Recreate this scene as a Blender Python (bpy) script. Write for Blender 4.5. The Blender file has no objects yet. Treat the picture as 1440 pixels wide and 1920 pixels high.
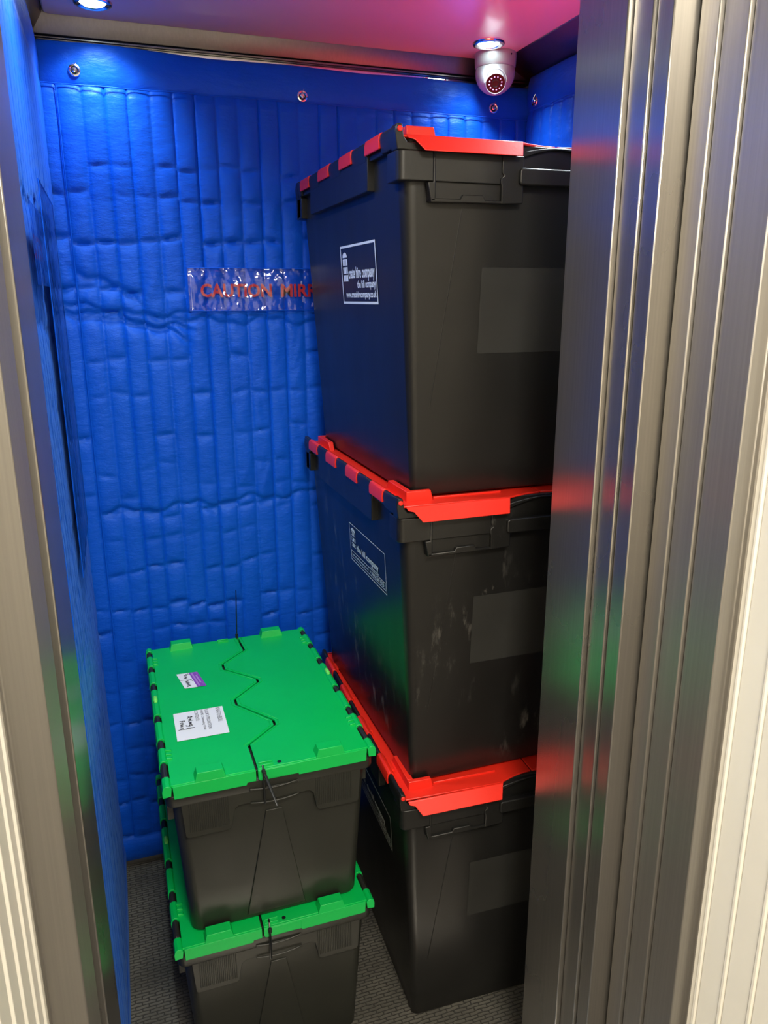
import bpy, bmesh, math, random
from mathutils import Vector, Matrix, noise
random.seed(7)
PI = math.pi
SC = bpy.context.scene
COL = SC.collection

# ------------------------------------------------------------------ camera
CZ = 1.606
cam_d = bpy.data.cameras.new('camera'); cam = bpy.data.objects.new('camera', cam_d); COL.objects.link(cam)
R_ = [[0.94330532, -0.09189022, 0.31895338], [-0.33190948, -0.25145685, 0.9091785], [-0.00334161, -0.96349657, -0.26769982]]
m = Matrix.Identity(4)
for i in range(3):
    m[i][0] = R_[i][0]; m[i][1] = -R_[i][1]; m[i][2] = -R_[i][2]
m.translation = (0, 0, CZ)
cam.matrix_world = m
cam_d.sensor_fit = 'VERTICAL'; cam_d.sensor_height = 36; cam_d.lens = 1442/1920*36
cam_d.clip_start = 0.02; cam_d.clip_end = 50
SC.camera = cam

# ------------------------------------------------------------------ view and world
SC.view_settings.view_transform = 'Standard'; SC.view_settings.look = 'None'
SC.view_settings.gamma = 1; SC.view_settings.exposure = 0.0
SC.view_settings.use_curve_mapping = False
w = bpy.data.worlds.new('world'); SC.world = w; w.use_nodes = True
w.node_tree.nodes['Background'].inputs[0].default_value = (0.9, 0.85, 0.8, 1)
w.node_tree.nodes['Background'].inputs[1].default_value = 0.02

# lighting numbers (the lamps that carry them are built below)
SPOT_W = (11.0, 11.0, 22.0, 24.0)   # lift downlights, same order as DOWNLIGHTS
SPOT_COL = (0.80, 0.93, 1.0)
CORR_W = 57.0            # each corridor ceiling light
CORR_COL = (1.0, 0.93, 0.80)
CORR_POS = [(0.25, -0.50), (-1.35, -0.50)]
DOWNLIGHTS = [(0.036, 1.938), (0.947, 1.914), (0.030, 1.38), (0.952, 1.38)]

# ------------------------------------------------------------------ materials
def new_mat(name):
    mt = bpy.data.materials.new(name); mt.use_nodes = True
    nt = mt.node_tree; b = nt.nodes['Principled BSDF']
    return mt, nt, b

def link(nt, a, b): nt.links.new(a, b)

def coords(nt, scale, space='Object'):
    tc = nt.nodes.new('ShaderNodeTexCoord'); mp = nt.nodes.new('ShaderNodeMapping')
    mp.inputs['Scale'].default_value = scale
    link(nt, tc.outputs[space], mp.inputs[0]); return mp.outputs[0]

def noise_tex(nt, vec, scale, detail=3, rough=0.5):
    n = nt.nodes.new('ShaderNodeTexNoise'); n.inputs['Scale'].default_value = scale
    n.inputs['Detail'].default_value = detail; n.inputs['Roughness'].default_value = rough
    link(nt, vec, n.inputs['Vector']); return n.outputs['Fac']

def ramp(nt, fac, stops):
    r = nt.nodes.new('ShaderNodeValToRGB'); e = r.color_ramp.elements
    while len(e) < len(stops): e.new(0.5)
    for k, (p, c) in enumerate(stops):
        e[k].position = p; e[k].color = c if len(c) == 4 else (*c, 1)
    link(nt, fac, r.inputs[0]); return r.outputs[0]

def bump(nt, b, h, strength, dist):
    bp = nt.nodes.new('ShaderNodeBump'); bp.inputs['Strength'].default_value = strength
    bp.inputs['Distance'].default_value = dist
    link(nt, h, bp.inputs['Height']); link(nt, bp.outputs[0], b.inputs['Normal'])

def plastic(name, col, rough=0.35, var=0.12, bumpd=0.0003, bscale=220, spec=0.5, wear=0.0):
    mt, nt, b = new_mat(name)
    v = coords(nt, (1, 1, 1)); f = noise_tex(nt, v, 9, 4)
    c0 = tuple(c*(1-var) for c in col); c1 = tuple(min(1, c*(1+var)) for c in col)
    colo = ramp(nt, f, [(0.3, c0), (0.7, c1)])
    if wear > 0:
        # chalky scuffs and short scratches rubbed into the plastic
        v2 = coords(nt, (7, 7, 2.2)); s = noise_tex(nt, v2, 5.5, 9, 0.72)
        v3 = coords(nt, (1, 1, 1)); z = noise_tex(nt, v3, 3.1, 2)
        mu = nt.nodes.new('ShaderNodeMath'); mu.operation = 'MULTIPLY'
        link(nt, ramp(nt, s, [(0.55, (0, 0, 0)), (0.70, (1, 1, 1))]), mu.inputs[0])
        link(nt, ramp(nt, z, [(0.45, (0, 0, 0)), (0.66, (1, 1, 1))]), mu.inputs[1])
        mw = nt.nodes.new('ShaderNodeMath'); mw.operation = 'MULTIPLY'; mw.inputs[1].default_value = wear
        link(nt, mu.outputs[0], mw.inputs[0])
        mx = nt.nodes.new('ShaderNodeMix'); mx.data_type = 'RGBA'
        link(nt, mw.outputs[0], mx.inputs[0]); link(nt, colo, mx.inputs[6]); mx.inputs[7].default_value = (0.20, 0.19, 0.17, 1)
        colo = mx.outputs[2]
    link(nt, colo, b.inputs['Base Color'])
    fr = noise_tex(nt, coords(nt, (1, 1, 0.3)), 14, 5)
    rr = nt.nodes.new('ShaderNodeMapRange'); rr.inputs['To Min'].default_value = rough-0.05; rr.inputs['To Max'].default_value = rough+0.07
    link(nt, fr, rr.inputs[0]); link(nt, rr.outputs[0], b.inputs['Roughness'])
    b.inputs['Specular IOR Level'].default_value = spec
    bump(nt, b, noise_tex(nt, v, bscale, 2), 0.25, bumpd)
    return mt

def steel(name, col, rough, aniso=0.6, grain=0.05, metal=1.0):
    mt, nt, b = new_mat(name)
    b.inputs['Metallic'].default_value = metal
    v = coords(nt, (260, 260, 1.6)); f = noise_tex(nt, v, 1, 3)
    link(nt, ramp(nt, f, [(0.3, tuple(c*0.93 for c in col)), (0.7, tuple(min(1, c*1.05) for c in col))]), b.inputs['Base Color'])
    blot = noise_tex(nt, coords(nt, (3, 3, 1.2)), 2.0, 4)
    rr = nt.nodes.new('ShaderNodeMapRange'); rr.inputs['To Min'].default_value = rough-0.05; rr.inputs['To Max'].default_value = rough+0.06
    link(nt, blot, rr.inputs[0]); link(nt, rr.outputs[0], b.inputs['Roughness'])
    b.inputs['Anisotropic'].default_value = aniso
    tg = nt.nodes.new('ShaderNodeTangent'); tg.direction_type = 'RADIAL'; tg.axis = 'Z'
    link(nt, tg.outputs[0], b.inputs['Tangent'])
    bump(nt, b, f, grain, 0.0004)
    return mt

M = {}
M['black'] = plastic('black_polypropylene', (0.012, 0.0118, 0.0112), 0.36, spec=0.45)
M['black_worn'] = plastic('scuffed_black_polypropylene', (0.011, 0.0107, 0.0102), 0.33, spec=0.5, wear=0.85)
M['black_green'] = plastic('charcoal_polypropylene', (0.019, 0.020, 0.016), 0.42, spec=0.45)
M['patch'] = plastic('matt_charcoal_patch', (0.026, 0.026, 0.024), 0.55, spec=0.3)
M['red'] = plastic('red_lid_plastic', (0.85, 0.026, 0.012), 0.32, 0.04)
M['green'] = plastic('green_lid_plastic', (0.0, 0.50, 0.085), 0.36, 0.04)
M['lime'] = plastic('lime_plug_plastic', (0.18, 0.80, 0.12), 0.40, 0.04)
M['tie'] = plastic('black_nylon_tie', (0.010, 0.012, 0.013), 0.3, 0.05)
M['white_print'] = plastic('white_ink', (0.80, 0.82, 0.84), 0.5, 0.02, bumpd=0.00001)
M['paper'] = plastic('white_label_paper', (0.80, 0.83, 0.86), 0.65, 0.02, bumpd=0.0001)
M['ink'] = plastic('grey_print_ink', (0.10, 0.10, 0.12), 0.6, 0.02, bumpd=0.00001)
M['pen'] = plastic('black_marker_ink', (0.015, 0.015, 0.02), 0.5, 0.02, bumpd=0.00001)
M['purple'] = plastic('purple_sticker_ink', (0.26, 0.07, 0.46), 0.5, 0.06, bumpd=0.00001)
M['lilac'] = plastic('lilac_sticker_ink', (0.45, 0.24, 0.62), 0.5, 0.02, bumpd=0.00001)
M['red_print'] = plastic('red_screen_print', (0.62, 0.02, 0.03), 0.5, 0.05, bumpd=0.00001)
M['steel'] = steel('brushed_steel', (0.44, 0.42, 0.39), 0.28, 0.75, 0.05, 0.92)
M['steel_dark'] = steel('dark_brushed_steel', (0.20, 0.185, 0.175), 0.35, 0.4)
M['steel_dull'] = steel('dull_brushed_steel', (0.42, 0.40, 0.37), 0.44, 0.6, 0.05, 0.92)
M['nickel'] = steel('polished_nickel', (0.85, 0.85, 0.85), 0.14, 0.0, 0.0)
M['cam_paint'] = plastic('silver_grey_camera_paint', (0.40, 0.46, 0.46), 0.34, 0.03)
M['dark_glass'] = plastic('dark_camera_window', (0.008, 0.006, 0.016), 0.08, 0.02, bumpd=0.00001)
M['led_bead'] = plastic('clear_led_bead', (0.75, 0.62, 0.9), 0.2, 0.02, bumpd=0.00001)
M['wood'] = plastic('cream_gloss_paint', (0.74, 0.71, 0.63), 0.42, 0.02, bscale=60)
M['plaster'] = plastic('warm_white_plaster', (0.74, 0.70, 0.62), 0.8, 0.03, bscale=40)
M['corr_floor'] = plastic('corridor_carpet', (0.13, 0.12, 0.11), 0.95, 0.25, 0.002, 300, spec=0.1)
M['panel'] = plastic('lift_inner_steel_paint', (0.20, 0.20, 0.20), 0.5, 0.04)

def mirror_mat():
    mt, nt, b = new_mat('mirror_glass'); b.inputs['Metallic'].default_value = 1
    b.inputs['Base Color'].default_value = (0.86, 0.87, 0.87, 1); b.inputs['Roughness'].default_value = 0.02
    return mt
M['mirror'] = mirror_mat()

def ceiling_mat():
    # lacquered metal ceiling tray, pink bounce off the lids tinted into its base colour, glossy enough to mirror the room softly
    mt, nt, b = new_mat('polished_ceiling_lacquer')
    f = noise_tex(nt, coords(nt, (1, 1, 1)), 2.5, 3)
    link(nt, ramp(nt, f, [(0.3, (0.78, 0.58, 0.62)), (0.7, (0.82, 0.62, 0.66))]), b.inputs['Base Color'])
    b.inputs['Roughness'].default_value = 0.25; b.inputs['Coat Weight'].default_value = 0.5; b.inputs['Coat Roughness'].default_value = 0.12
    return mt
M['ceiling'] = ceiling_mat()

def quilt_mat():
    mt, nt, b = new_mat('quilted_blue_nylon')
    v = coords(nt, (1, 1, 1)); f = noise_tex(nt, v, 6, 4)
    link(nt, ramp(nt, f, [(0.3, (0.002, 0.082, 0.60)), (0.7, (0.004, 0.098, 0.67))]), b.inputs['Base Color'])
    b.inputs['Roughness'].default_value = 0.42
    b.inputs['Specular IOR Level'].default_value = 0.42
    b.inputs['Specular Tint'].default_value = (0.35, 0.6, 1.0, 1)
    b.inputs['Sheen Weight'].default_value = 0.12; b.inputs['Sheen Tint'].default_value = (0.2, 0.45, 1, 1); b.inputs['Sheen Roughness'].default_value = 0.4
    # soft wrinkles plus the fine weave
    wr = noise_tex(nt, coords(nt, (1, 1, 2.2)), 26, 5, 0.6)
    wv = noise_tex(nt, v, 900, 1)
    ad = nt.nodes.new('ShaderNodeMath'); ad.operation = 'MULTIPLY_ADD'; ad.inputs[1].default_value = 0.05
    link(nt, wv, ad.inputs[0]); link(nt, wr, ad.inputs[2])
    bump(nt, b, ad.outputs[0], 0.38, 0.006)
    return mt
M['quilt'] = quilt_mat()

def vinyl_mat(name, tint, op=0.75):
    mt, nt, b = new_mat(name)
    out = nt.nodes['Material Output']
    gl = nt.nodes.new('ShaderNodeBsdfGlossy'); gl.inputs['Roughness'].default_value = 0.08
    tr = nt.nodes.new('ShaderNodeBsdfTransparent'); tr.inputs[0].default_value = (*tint, 1)
    fr = nt.nodes.new('ShaderNodeFresnel'); fr.inputs[0].default_value = 1.75
    mx = nt.nodes.new('ShaderNodeMixShader')
    bp = nt.nodes.new('ShaderNodeBump'); bp.inputs['Strength'].default_value = 0.8; bp.inputs['Distance'].default_value = 0.035
    link(nt, noise_tex(nt, coords(nt, (1, 1, 0.8)), 12, 3), bp.inputs['Height'])
    link(nt, bp.outputs[0], gl.inputs['Normal']); link(nt, bp.outputs[0], fr.inputs['Normal'])
    link(nt, fr.outputs[0], mx.inputs[0]); link(nt, tr.outputs[0], mx.inputs[1]); link(nt, gl.outputs[0], mx.inputs[2])
    link(nt, mx.outputs[0], out.inputs['Surface'])
    return mt
M['vinyl'] = vinyl_mat('clear_vinyl', (0.93, 0.88, 0.97))
M['vinyl_smoke'] = vinyl_mat('smoky_clear_vinyl', (0.62, 0.56, 0.62))

def emit_mat(name, col, s):
    mt, nt, b = new_mat(name)
    b.inputs['Emission Color'].default_value = (*col, 1); b.inputs['Emission Strength'].default_value = s
    b.inputs['Base Color'].default_value = (0.9, 0.9, 0.9, 1)
    return mt
M['lamp_on'] = emit_mat('lit_led_lens', (0.78, 1.0, 0.98), 14)
M['tube_on'] = emit_mat('lit_warm_diffuser', CORR_COL, 5)

def rubber_floor():
    mt, nt, b = new_mat('ribbed_grey_rubber_floor')
    tc = coords(nt, (1, 1, 1))
    br = nt.nodes.new('ShaderNodeTexBrick'); br.inputs['Scale'].default_value = 1
    br.inputs['Brick Width'].default_value = 0.031; br.inputs['Row Height'].default_value = 0.0088
    br.inputs['Mortar Size'].default_value = 0.0015; br.inputs['Mortar Smooth'].default_value = 0.6
    br.inputs['Color1'].default_value = (1, 1, 1, 1); br.inputs['Color2'].default_value = (0.8, 0.8, 0.8, 1); br.inputs['Mortar'].default_value = (0, 0, 0, 1)
    nz = nt.nodes.new('ShaderNodeTexNoise'); nz.inputs['Scale'].default_value = 60; link(nt, tc, nz.inputs['Vector'])
    ds = nt.nodes.new('ShaderNodeMix'); ds.data_type = 'VECTOR'; ds.inputs[0].default_value = 0.006
    link(nt, tc, ds.inputs[4]); link(nt, nz.outputs['Color'], ds.inputs[5]); link(nt, ds.outputs[1], br.inputs['Vector'])
    mg = nt.nodes.new('ShaderNodeMix'); mg.data_type = 'RGBA'; mg.inputs[6].default_value = (0.062, 0.060, 0.052, 1)
    link(nt, br.outputs['Color'], mg.inputs[0])
    link(nt, ramp(nt, noise_tex(nt, tc, 12, 6), [(0.3, (0.085, 0.080, 0.068)), (0.7, (0.15, 0.142, 0.12))]), mg.inputs[7])
    link(nt, mg.outputs[2], b.inputs['Base Color'])
    b.inputs['Roughness'].default_value = 0.75; b.inputs['Specular IOR Level'].default_value = 0.25
    bump(nt, b, br.outputs['Color'], 1.0, 0.006)
    return mt
M['rubber'] = rubber_floor()

# ------------------------------------------------------------------ helpers
class MB:
    """collects shapes, build() links them as one mesh object"""
    def __init__(s): s.v = []; s.f = []
    def add(s, verts, faces):
        o = len(s.v); s.v += [tuple(p) for p in verts]; s.f += [tuple(i+o for i in f) for f in faces]; return s
    def box(s, x0, x1, y0, y1, z0, z1):
        return s.prism([(x0, y0), (x1, y0), (x1, y1), (x0, y1)], z0, z1)
    def prism(s, poly, z0, z1, axis='z'):
        """extrude a 2D polygon: axis z -> (x,y), axis y -> (x,z), axis x -> (y,z)"""
        n = len(poly)
        def P(a, b, c):
            return (a, b, c) if axis == 'z' else ((a, c, b) if axis == 'y' else (c, a, b))
        vs = [P(a, b, z0) for a, b in poly]+[P(a, b, z1) for a, b in poly]
        fs = [tuple(range(n))[::-1], tuple(range(n, 2*n))]+[(i, (i+1) % n, n+(i+1) % n, n+i) for i in range(n)]
        return s.add(vs, fs)
    def loft(s, loops, cap0=True, cap1=True):
        n = len(loops[0]); vs = [p for l in loops for p in l]; fs = []
        for k in range(len(loops)-1):
            for i in range(n):
                j = (i+1) % n; fs.append((k*n+i, k*n+j, (k+1)*n+j, (k+1)*n+i))
        if cap0: fs.append(tuple(range(n))[::-1])
        if cap1: fs.append(tuple(range((len(loops)-1)*n, len(loops)*n)))
        return s.add(vs, fs)
    def tube(s, pts, r, n=10, cap=True, flat=1.0):
        pts = [Vector(p) for p in pts]; rs = r if isinstance(r, (list, tuple)) else [r]*len(pts)
        loops = []; up = Vector((0, 0, 1))
        d0 = (pts[1]-pts[0]).normalized()
        a = up.cross(d0) if abs(d0.z) < 0.95 else Vector((1, 0, 0)).cross(d0)
        a.normalize()
        for i, p in enumerate(pts):
            d = (pts[min(i+1, len(pts)-1)]-pts[max(i-1, 0)]).normalized()
            a = (a-d*a.dot(d)).normalized(); b = d.cross(a)
            loops.append([tuple(p+(a*math.cos(2*PI*k/n)+b*flat*math.sin(2*PI*k/n))*rs[i]) for k in range(n)])
        return s.loft(loops, cap, cap)
    def lathe(s, prof, c=(0, 0, 0), n=36, axis=None):
        """prof: (r, h) along axis"""
        ax = Vector(axis or (0, 0, 1)).normalized()
        a = ax.orthogonal().normalized(); b = ax.cross(a); c = Vector(c)
        loops = [[tuple(c+ax*h+(a*math.cos(2*PI*k/n)+b*math.sin(2*PI*k/n))*max(r, 1e-5)) for k in range(n)] for r, h in prof]
        return s.loft(loops)
    def shift(s, d): s.v = [(x+d[0], y+d[1], z+d[2]) for x, y, z in s.v]; return s
    def mapv(s, fn): s.v = [fn(*p) for p in s.v]; return s
    def join(s, other): return s.add(other.v, other.f)
    def build(s, name, mat, parent=None, bevel=0.0, seg=2, smooth=35, loc=None, sub=0):
        me = bpy.data.meshes.new(name); me.from_pydata(s.v, [], s.f)
        bm = bmesh.new(); bm.from_mesh(me)
        bmesh.ops.recalc_face_normals(bm, faces=bm.faces); bm.to_mesh(me); bm.free()
        me.materials.append(mat)
        me.polygons.foreach_set('use_smooth', [True]*len(me.polygons))
        me.set_sharp_from_angle(angle=math.radians(smooth))
        o = bpy.data.objects.new(name, me); COL.objects.link(o)
        if parent is not None: o.parent = parent
        if loc is not None: o.location = loc
        if bevel > 0:
            bv = o.modifiers.new('bevel', 'BEVEL'); bv.width = bevel; bv.segments = seg
            bv.limit_method = 'ANGLE'; bv.angle_limit = math.radians(40); bv.harden_normals = False
        return o

def tag(o, label=None, cat=None, group=None, kind=None):
    if label: o['label'] = label
    if cat: o['category'] = cat
    if group: o['group'] = group
    if kind: o['kind'] = kind
    return o

def thing(name, label, cat, loc=(0, 0, 0), rz=0, group=None):
    o = bpy.data.objects.new(name, None); COL.objects.link(o); o.empty_display_size = 0.1
    o.location = loc; o.rotation_euler = (0, 0, rz); tag(o, label, cat, group); return o

def struct(o): o['kind'] = 'structure'; return o

def rrect(x0, x1, y0, y1, r, z, n=6):
    pts = []
    for cx, cy, a0 in ((x1-r, y0+r, -PI/2), (x1-r, y1-r, 0), (x0+r, y1-r, PI/2), (x0+r, y0+r, PI)):
        for k in range(n+1):
            a = a0+PI/2*k/n; pts.append((cx+r*math.cos(a), cy+r*math.sin(a), z))
    return pts

_txt = {}
def text_shape(body, w=None, h=None, bold=0.0, res=3, align='LEFT'):
    """returns (verts, faces) of flat lettering, its box scaled to w x h with the lower left corner at 0,0"""
    cu = bpy.data.curves.new('lettering', 'FONT'); cu.body = body; cu.size = 1; cu.offset = bold; cu.resolution_u = res; cu.align_x = align
    ob = bpy.data.objects.new('lettering', cu); COL.objects.link(ob)
    dg = bpy.context.evaluated_depsgraph_get(); dg.update()
    me = bpy.data.meshes.new_from_object(ob.evaluated_get(dg))
    vs = [tuple(v.co) for v in me.vertices]; fs = [tuple(p.vertices) for p in me.polygons]
    bpy.data.objects.remove(ob); bpy.data.curves.remove(cu); bpy.data.meshes.remove(me)
    x0 = min(v[0] for v in vs); x1 = max(v[0] for v in vs); y0 = min(v[1] for v in vs); y1 = max(v[1] for v in vs)
    sx = w/(x1-x0) if w else None; sy = h/(y1-y0) if h else None
    sx = sx or sy; sy = sy or sx
    return [((v[0]-x0)*sx, (v[1]-y0)*sy, 0) for v in vs], fs

class Flat(MB):
    """flat artwork in (u,v)"""
    def rect(s, u0, v0, u1, v1): return s.add([(u0, v0, 0), (u1, v0, 0), (u1, v1, 0), (u0, v1, 0)], [(0, 1, 2, 3)])
    def frame(s, u0, v0, u1, v1, t):
        s.rect(u0, v0, u1, v0+t); s.rect(u0, v1-t, u1, v1); s.rect(u0, v0+t, u0+t, v1-t); return s.rect(u1-t, v0+t, u1, v1-t)
    def text(s, body, u, v, w, h, bold=0.0):
        vs, fs = text_shape(body, w, h, bold); return s.add([(a+u, b+v, 0) for a, b, c in vs], fs)
    def stroke(s, pts, t):
        for (a, b), (c, d) in zip(pts, pts[1:]):
            L = math.hypot(c-a, d-b) or 1e-6; nx, ny = -(d-b)/L*t/2, (c-a)/L*t/2
            ex, ey = (c-a)/L*t*0.3, (d-b)/L*t*0.3
            s.add([(a+nx-ex, b+ny-ey, 0), (a-nx-ex, b-ny-ey, 0), (c-nx+ex, d-ny+ey, 0), (c+nx+ex, d+ny+ey, 0)], [(0, 1, 2, 3)])
        return s
    def place(s, fn): s.v = [tuple(fn(a, b)) for a, b, c in s.v]; return s

# ------------------------------------------------------------------ the lift car and the landing (setting)
MBx = lambda *a: MB().box(*a)
FLOOR0, CAR_F, CAR_B, CAR_L, CAR_R, CEIL = 0.0, 1.12, 2.075, -0.118, 1.150, CZ+0.60
struct(MBx(CAR_L-0.05, CAR_R+0.05, 0.74, CAR_B+0.05, -0.05, 0.0).build('floor', M['rubber']))
struct(MBx(-2.2, 2.6, -1.6, 0.74, -0.05, 0.0).build('floor_corridor', M['corr_floor']))
struct(MBx(CAR_L-0.04, CAR_L, 1.165, CAR_B, 0.0, CEIL+0.06).build('wall_left', M['panel']))
struct(MBx(CAR_R, CAR_R+0.04, 1.12, CAR_B, 0.0, CEIL+0.06).build('wall_right', M['panel']))
struct(MBx(CAR_L-0.04, CAR_R+0.04, CAR_B, CAR_B+0.04, 0.0, CEIL+0.06).build('wall_back', M['mirror']))
# glossy ceiling tray with rounded rear corners, flat underside
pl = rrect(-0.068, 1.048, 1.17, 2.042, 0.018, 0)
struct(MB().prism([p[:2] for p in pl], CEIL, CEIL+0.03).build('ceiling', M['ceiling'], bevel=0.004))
# steel cornice: sloping fascia on the three car walls
def cornice(name, prof, axis, a0, a1, ins0=0, ins1=0):
    n = len(prof); vs = []
    for e, ins in ((a0, ins0), (a1, ins1)):
        for p, z in prof: vs.append((p, e, z) if axis == 'y' else (e, p, z))
    fs = [tuple(range(n))[::-1], tuple(range(n, 2*n))]+[(i, (i+1) % n, n+(i+1) % n, n+i) for i in range(n)]
    return struct(MB().add(vs, fs).build(name, M['steel_dark'], bevel=0.002))
z_ = CEIL
cornice('trim_1', [(2.040, z_+0.004), (2.058, z_-0.036), (2.062, z_-0.036), (2.062, z_-0.042), (2.074, z_-0.042), (2.074, z_+0.05), (2.040, z_+0.05)], 'x', CAR_L, CAR_R)
cornice('trim_2', [(1.050, z_+0.002), (1.128, z_-0.030), (1.148, z_-0.040), (1.149, z_+0.05), (1.050, z_+0.05)], 'y', 1.12, 2.073)
cornice('trim_3', [(-0.070, z_+0.002), (-0.092, z_-0.030), (-0.112, z_-0.042), (-0.117, z_+0.05), (-0.070, z_+0.05)], 'y', 1.165, 2.073)
# low steel skirting along the back wall
struct(MB().prism([(2.046, 0.0), (2.074, 0.0), (2.074, 0.034), (2.050, 0.034), (2.046, 0.028)], CAR_L, CAR_R, axis='x').build('baseboard_back', M['steel']))
HD = 2.14
# car front returns and header
struct(MB().prism([(0.700, 1.12), (0.700, 0.999), (1.19, 0.999), (1.19, 1.12)], 0, HD).build('wall_front_right', M['steel'], bevel=0.0018))
struct(MB().prism([(-0.30, 1.165), (-0.088, 1.165), (-0.088, 0.962), (-0.0885, 0.952), (-0.30, 0.952)], 0, HD).build('wall_front_left', M['steel'], bevel=0.0022))
struct(MBx(-0.30, 1.19, 0.93, 1.165, HD, CEIL+0.06).build('wall_front_header', M['steel_dark']))
# open sliding door leaves, seen edge on at the right
struct(MB().prism([(0.7085, 0.997), (0.7085, 0.955), (1.16, 0.955), (1.16, 0.997)], 0.004, HD).build('door_1', M['steel'], bevel=0.002))
struct(MB().prism([(0.7130, 0.953), (0.7130, 0.920), (1.13, 0.920), (1.13, 0.953)], 0.004, HD).build('door_2', M['steel'], bevel=0.002))
struct(MB().prism([(0.7500, 0.915), (0.7500, 0.880), (1.16, 0.880), (1.16, 0.915)], 0.004, HD).build('door_3', M['steel_dull'], bevel=0.002))
struct(MB().prism([(0.7555, 0.878), (0.7555, 0.835), (1.16, 0.835), (1.16, 0.878)], 0.004, HD).build('door_4', M['steel_dull'], bevel=0.002))
# landing door frame in steel: right jamb, left jamb, head
struct(MB().prism([(0.7605, 0.833), (0.7605, 0.773), (0.7840, 0.773), (0.7840, 0.764), (0.86, 0.764), (0.86, 0.833)], 0, HD+0.1).build('trim_4', M['steel_dull'], bevel=0.0018))
struct(MB().prism([(-0.092, 0.895), (-0.092, 0.773), (-0.1300, 0.773), (-0.1300, 0.764), (-0.20, 0.764), (-0.20, 0.895)], 0, HD+0.1).build('trim_5', M['steel_dull'], bevel=0.0018))
struct(MBx(-0.092, 0.7605, 0.773, 0.895, HD, HD+0.1).build('trim_6', M['steel'], bevel=0.002))
struct(MBx(-0.20, 0.86, 0.9, 1.12, -0.03, 0.002).build('trim_7', M['steel']))
# cream beaded lining boards of the landing opening
def lining(name, X, sgn, ys):
    """boards run vertically; each joint is a rounded bead standing a little proud"""
    poly = [(X+sgn*0.07, ys[0]), (X, ys[0])]
    for y in ys[1:-1]:
        poly += [(X, y+0.0045), (X-sgn*0.0022, y+0.003), (X-sgn*0.0022, y-0.001), (X+sgn*0.0025, y-0.003), (X, y-0.005)]
    poly += [(X, ys[-1]), (X+sgn*0.07, ys[-1])]
    return struct(MB().prism(poly, 0, HD+0.1).build(name, M['wood'], bevel=0.0006, seg=1))
lining('trim_8', 0.786, 1, [0.772, 0.752, 0.704, 0.653, 0.60, 0.55, 0.50, 0.45, 0.40])
lining('trim_9', -0.1315, -1, [0.772, 0.742, 0.702, 0.652, 0.605, 0.555, 0.50, 0.45, 0.40])
struct(MBx(-0.1315, 0.786, 0.40, 0.772, HD+0.1, HD+0.14).build('trim_10', M['wood']))
# landing wall and corridor
CH = 2.55
struct(MBx(0.857, 2.6, 0.405, 0.60, 0, CH).build('wall_landing_right', M['plaster']))
struct(MBx(-2.2, -0.2025, 0.405, 0.60, 0, CH).build('wall_landing_left', M['plaster']))
struct(MBx(-0.2025, 0.857, 0.405, 0.60, HD+0.14, CH).build('wall_landing_header', M['plaster']))
struct(MBx(-2.24, -2.2, -1.6, 0.60, 0, CH).build('wall_corridor_left', M['plaster']))
struct(MBx(2.6, 2.64, -1.6, 0.60, 0, CH).build('wall_corridor_right', M['plaster']))
struct(MBx(-2.24, 2.64, -1.64, -1.6, 0, CH).build('wall_corridor_back', M['plaster']))
struct(MBx(-2.24, 2.64, -1.64, 0.60, CH, CH+0.05).build('ceiling_corridor', M['plaster']))

# ------------------------------------------------------------------ lamps
def downlight(x, y, label, watts, cone):
    t = thing('recessed_downlight', label, 'ceiling light', (x, y, CEIL), 0, 'recessed downlights in the lift ceiling')
    MB().lathe([(0.026, -0.0005), (0.029, -0.004), (0.033, -0.0055), (0.038, -0.004), (0.040, -0.0003), (0.040, 0.004), (0.026, 0.004)]).build('bezel', M['nickel'], t)
    MB().lathe([(0.0, -0.006), (0.012, -0.0055), (0.022, -0.004), (0.0262, -0.001), (0.0262, 0.003), (0.0, 0.003)]).build('lamp_lens', M['lamp_on'], t)
    ld = bpy.data.lights.new('downlight_beam', 'SPOT'); ld.energy = watts; ld.color = SPOT_COL
    ld.spot_size = math.radians(cone); ld.spot_blend = 1.0; ld.shadow_soft_size = 0.024
    lo = bpy.data.objects.new('downlight_beam', ld); COL.objects.link(lo); lo.parent = t; lo.location = (0, 0, -0.014)
downlight(*DOWNLIGHTS[0], 'glowing round downlight in the lift ceiling, rear left corner', SPOT_W[0], 125)
downlight(*DOWNLIGHTS[1], 'glowing round downlight in the lift ceiling just above the dome camera', SPOT_W[1], 125)
downlight(*DOWNLIGHTS[2], 'round downlight in the lift ceiling, front left corner', SPOT_W[2], 150)
downlight(*DOWNLIGHTS[3], 'round downlight in the lift ceiling, front right corner', SPOT_W[3], 150)
for k, (x, y) in enumerate(CORR_POS):
    t = thing('corridor_ceiling_light', ['square warm ceiling light in the corridor nearest the lift', 'square warm ceiling light farther down the corridor'][k], 'ceiling light', (x, y, CH))
    MB().prism([p[:2] for p in rrect(-0.33, 0.33, -0.33, 0.33, 0.03, 0)], -0.02, 0.0).build('housing', M['plaster'], t, bevel=0.004)
    MB().prism([p[:2] for p in rrect(-0.29, 0.29, -0.29, 0.29, 0.02, 0)], -0.026, -0.018).build('diffuser', M['tube_on'], t)
    ld = bpy.data.lights.new('corridor_glow', 'AREA'); ld.energy = CORR_W; ld.color = CORR_COL; ld.shape = 'SQUARE'; ld.size = 0.56
    lo = bpy.data.objects.new('corridor_glow', ld); COL.objects.link(lo); lo.parent = t; lo.location = (0, 0, -0.032)

# ------------------------------------------------------------------ quilted covers
def smooth01(t): t = max(0.0, min(1.0, t)); return t*t*(3-2*t)

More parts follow.
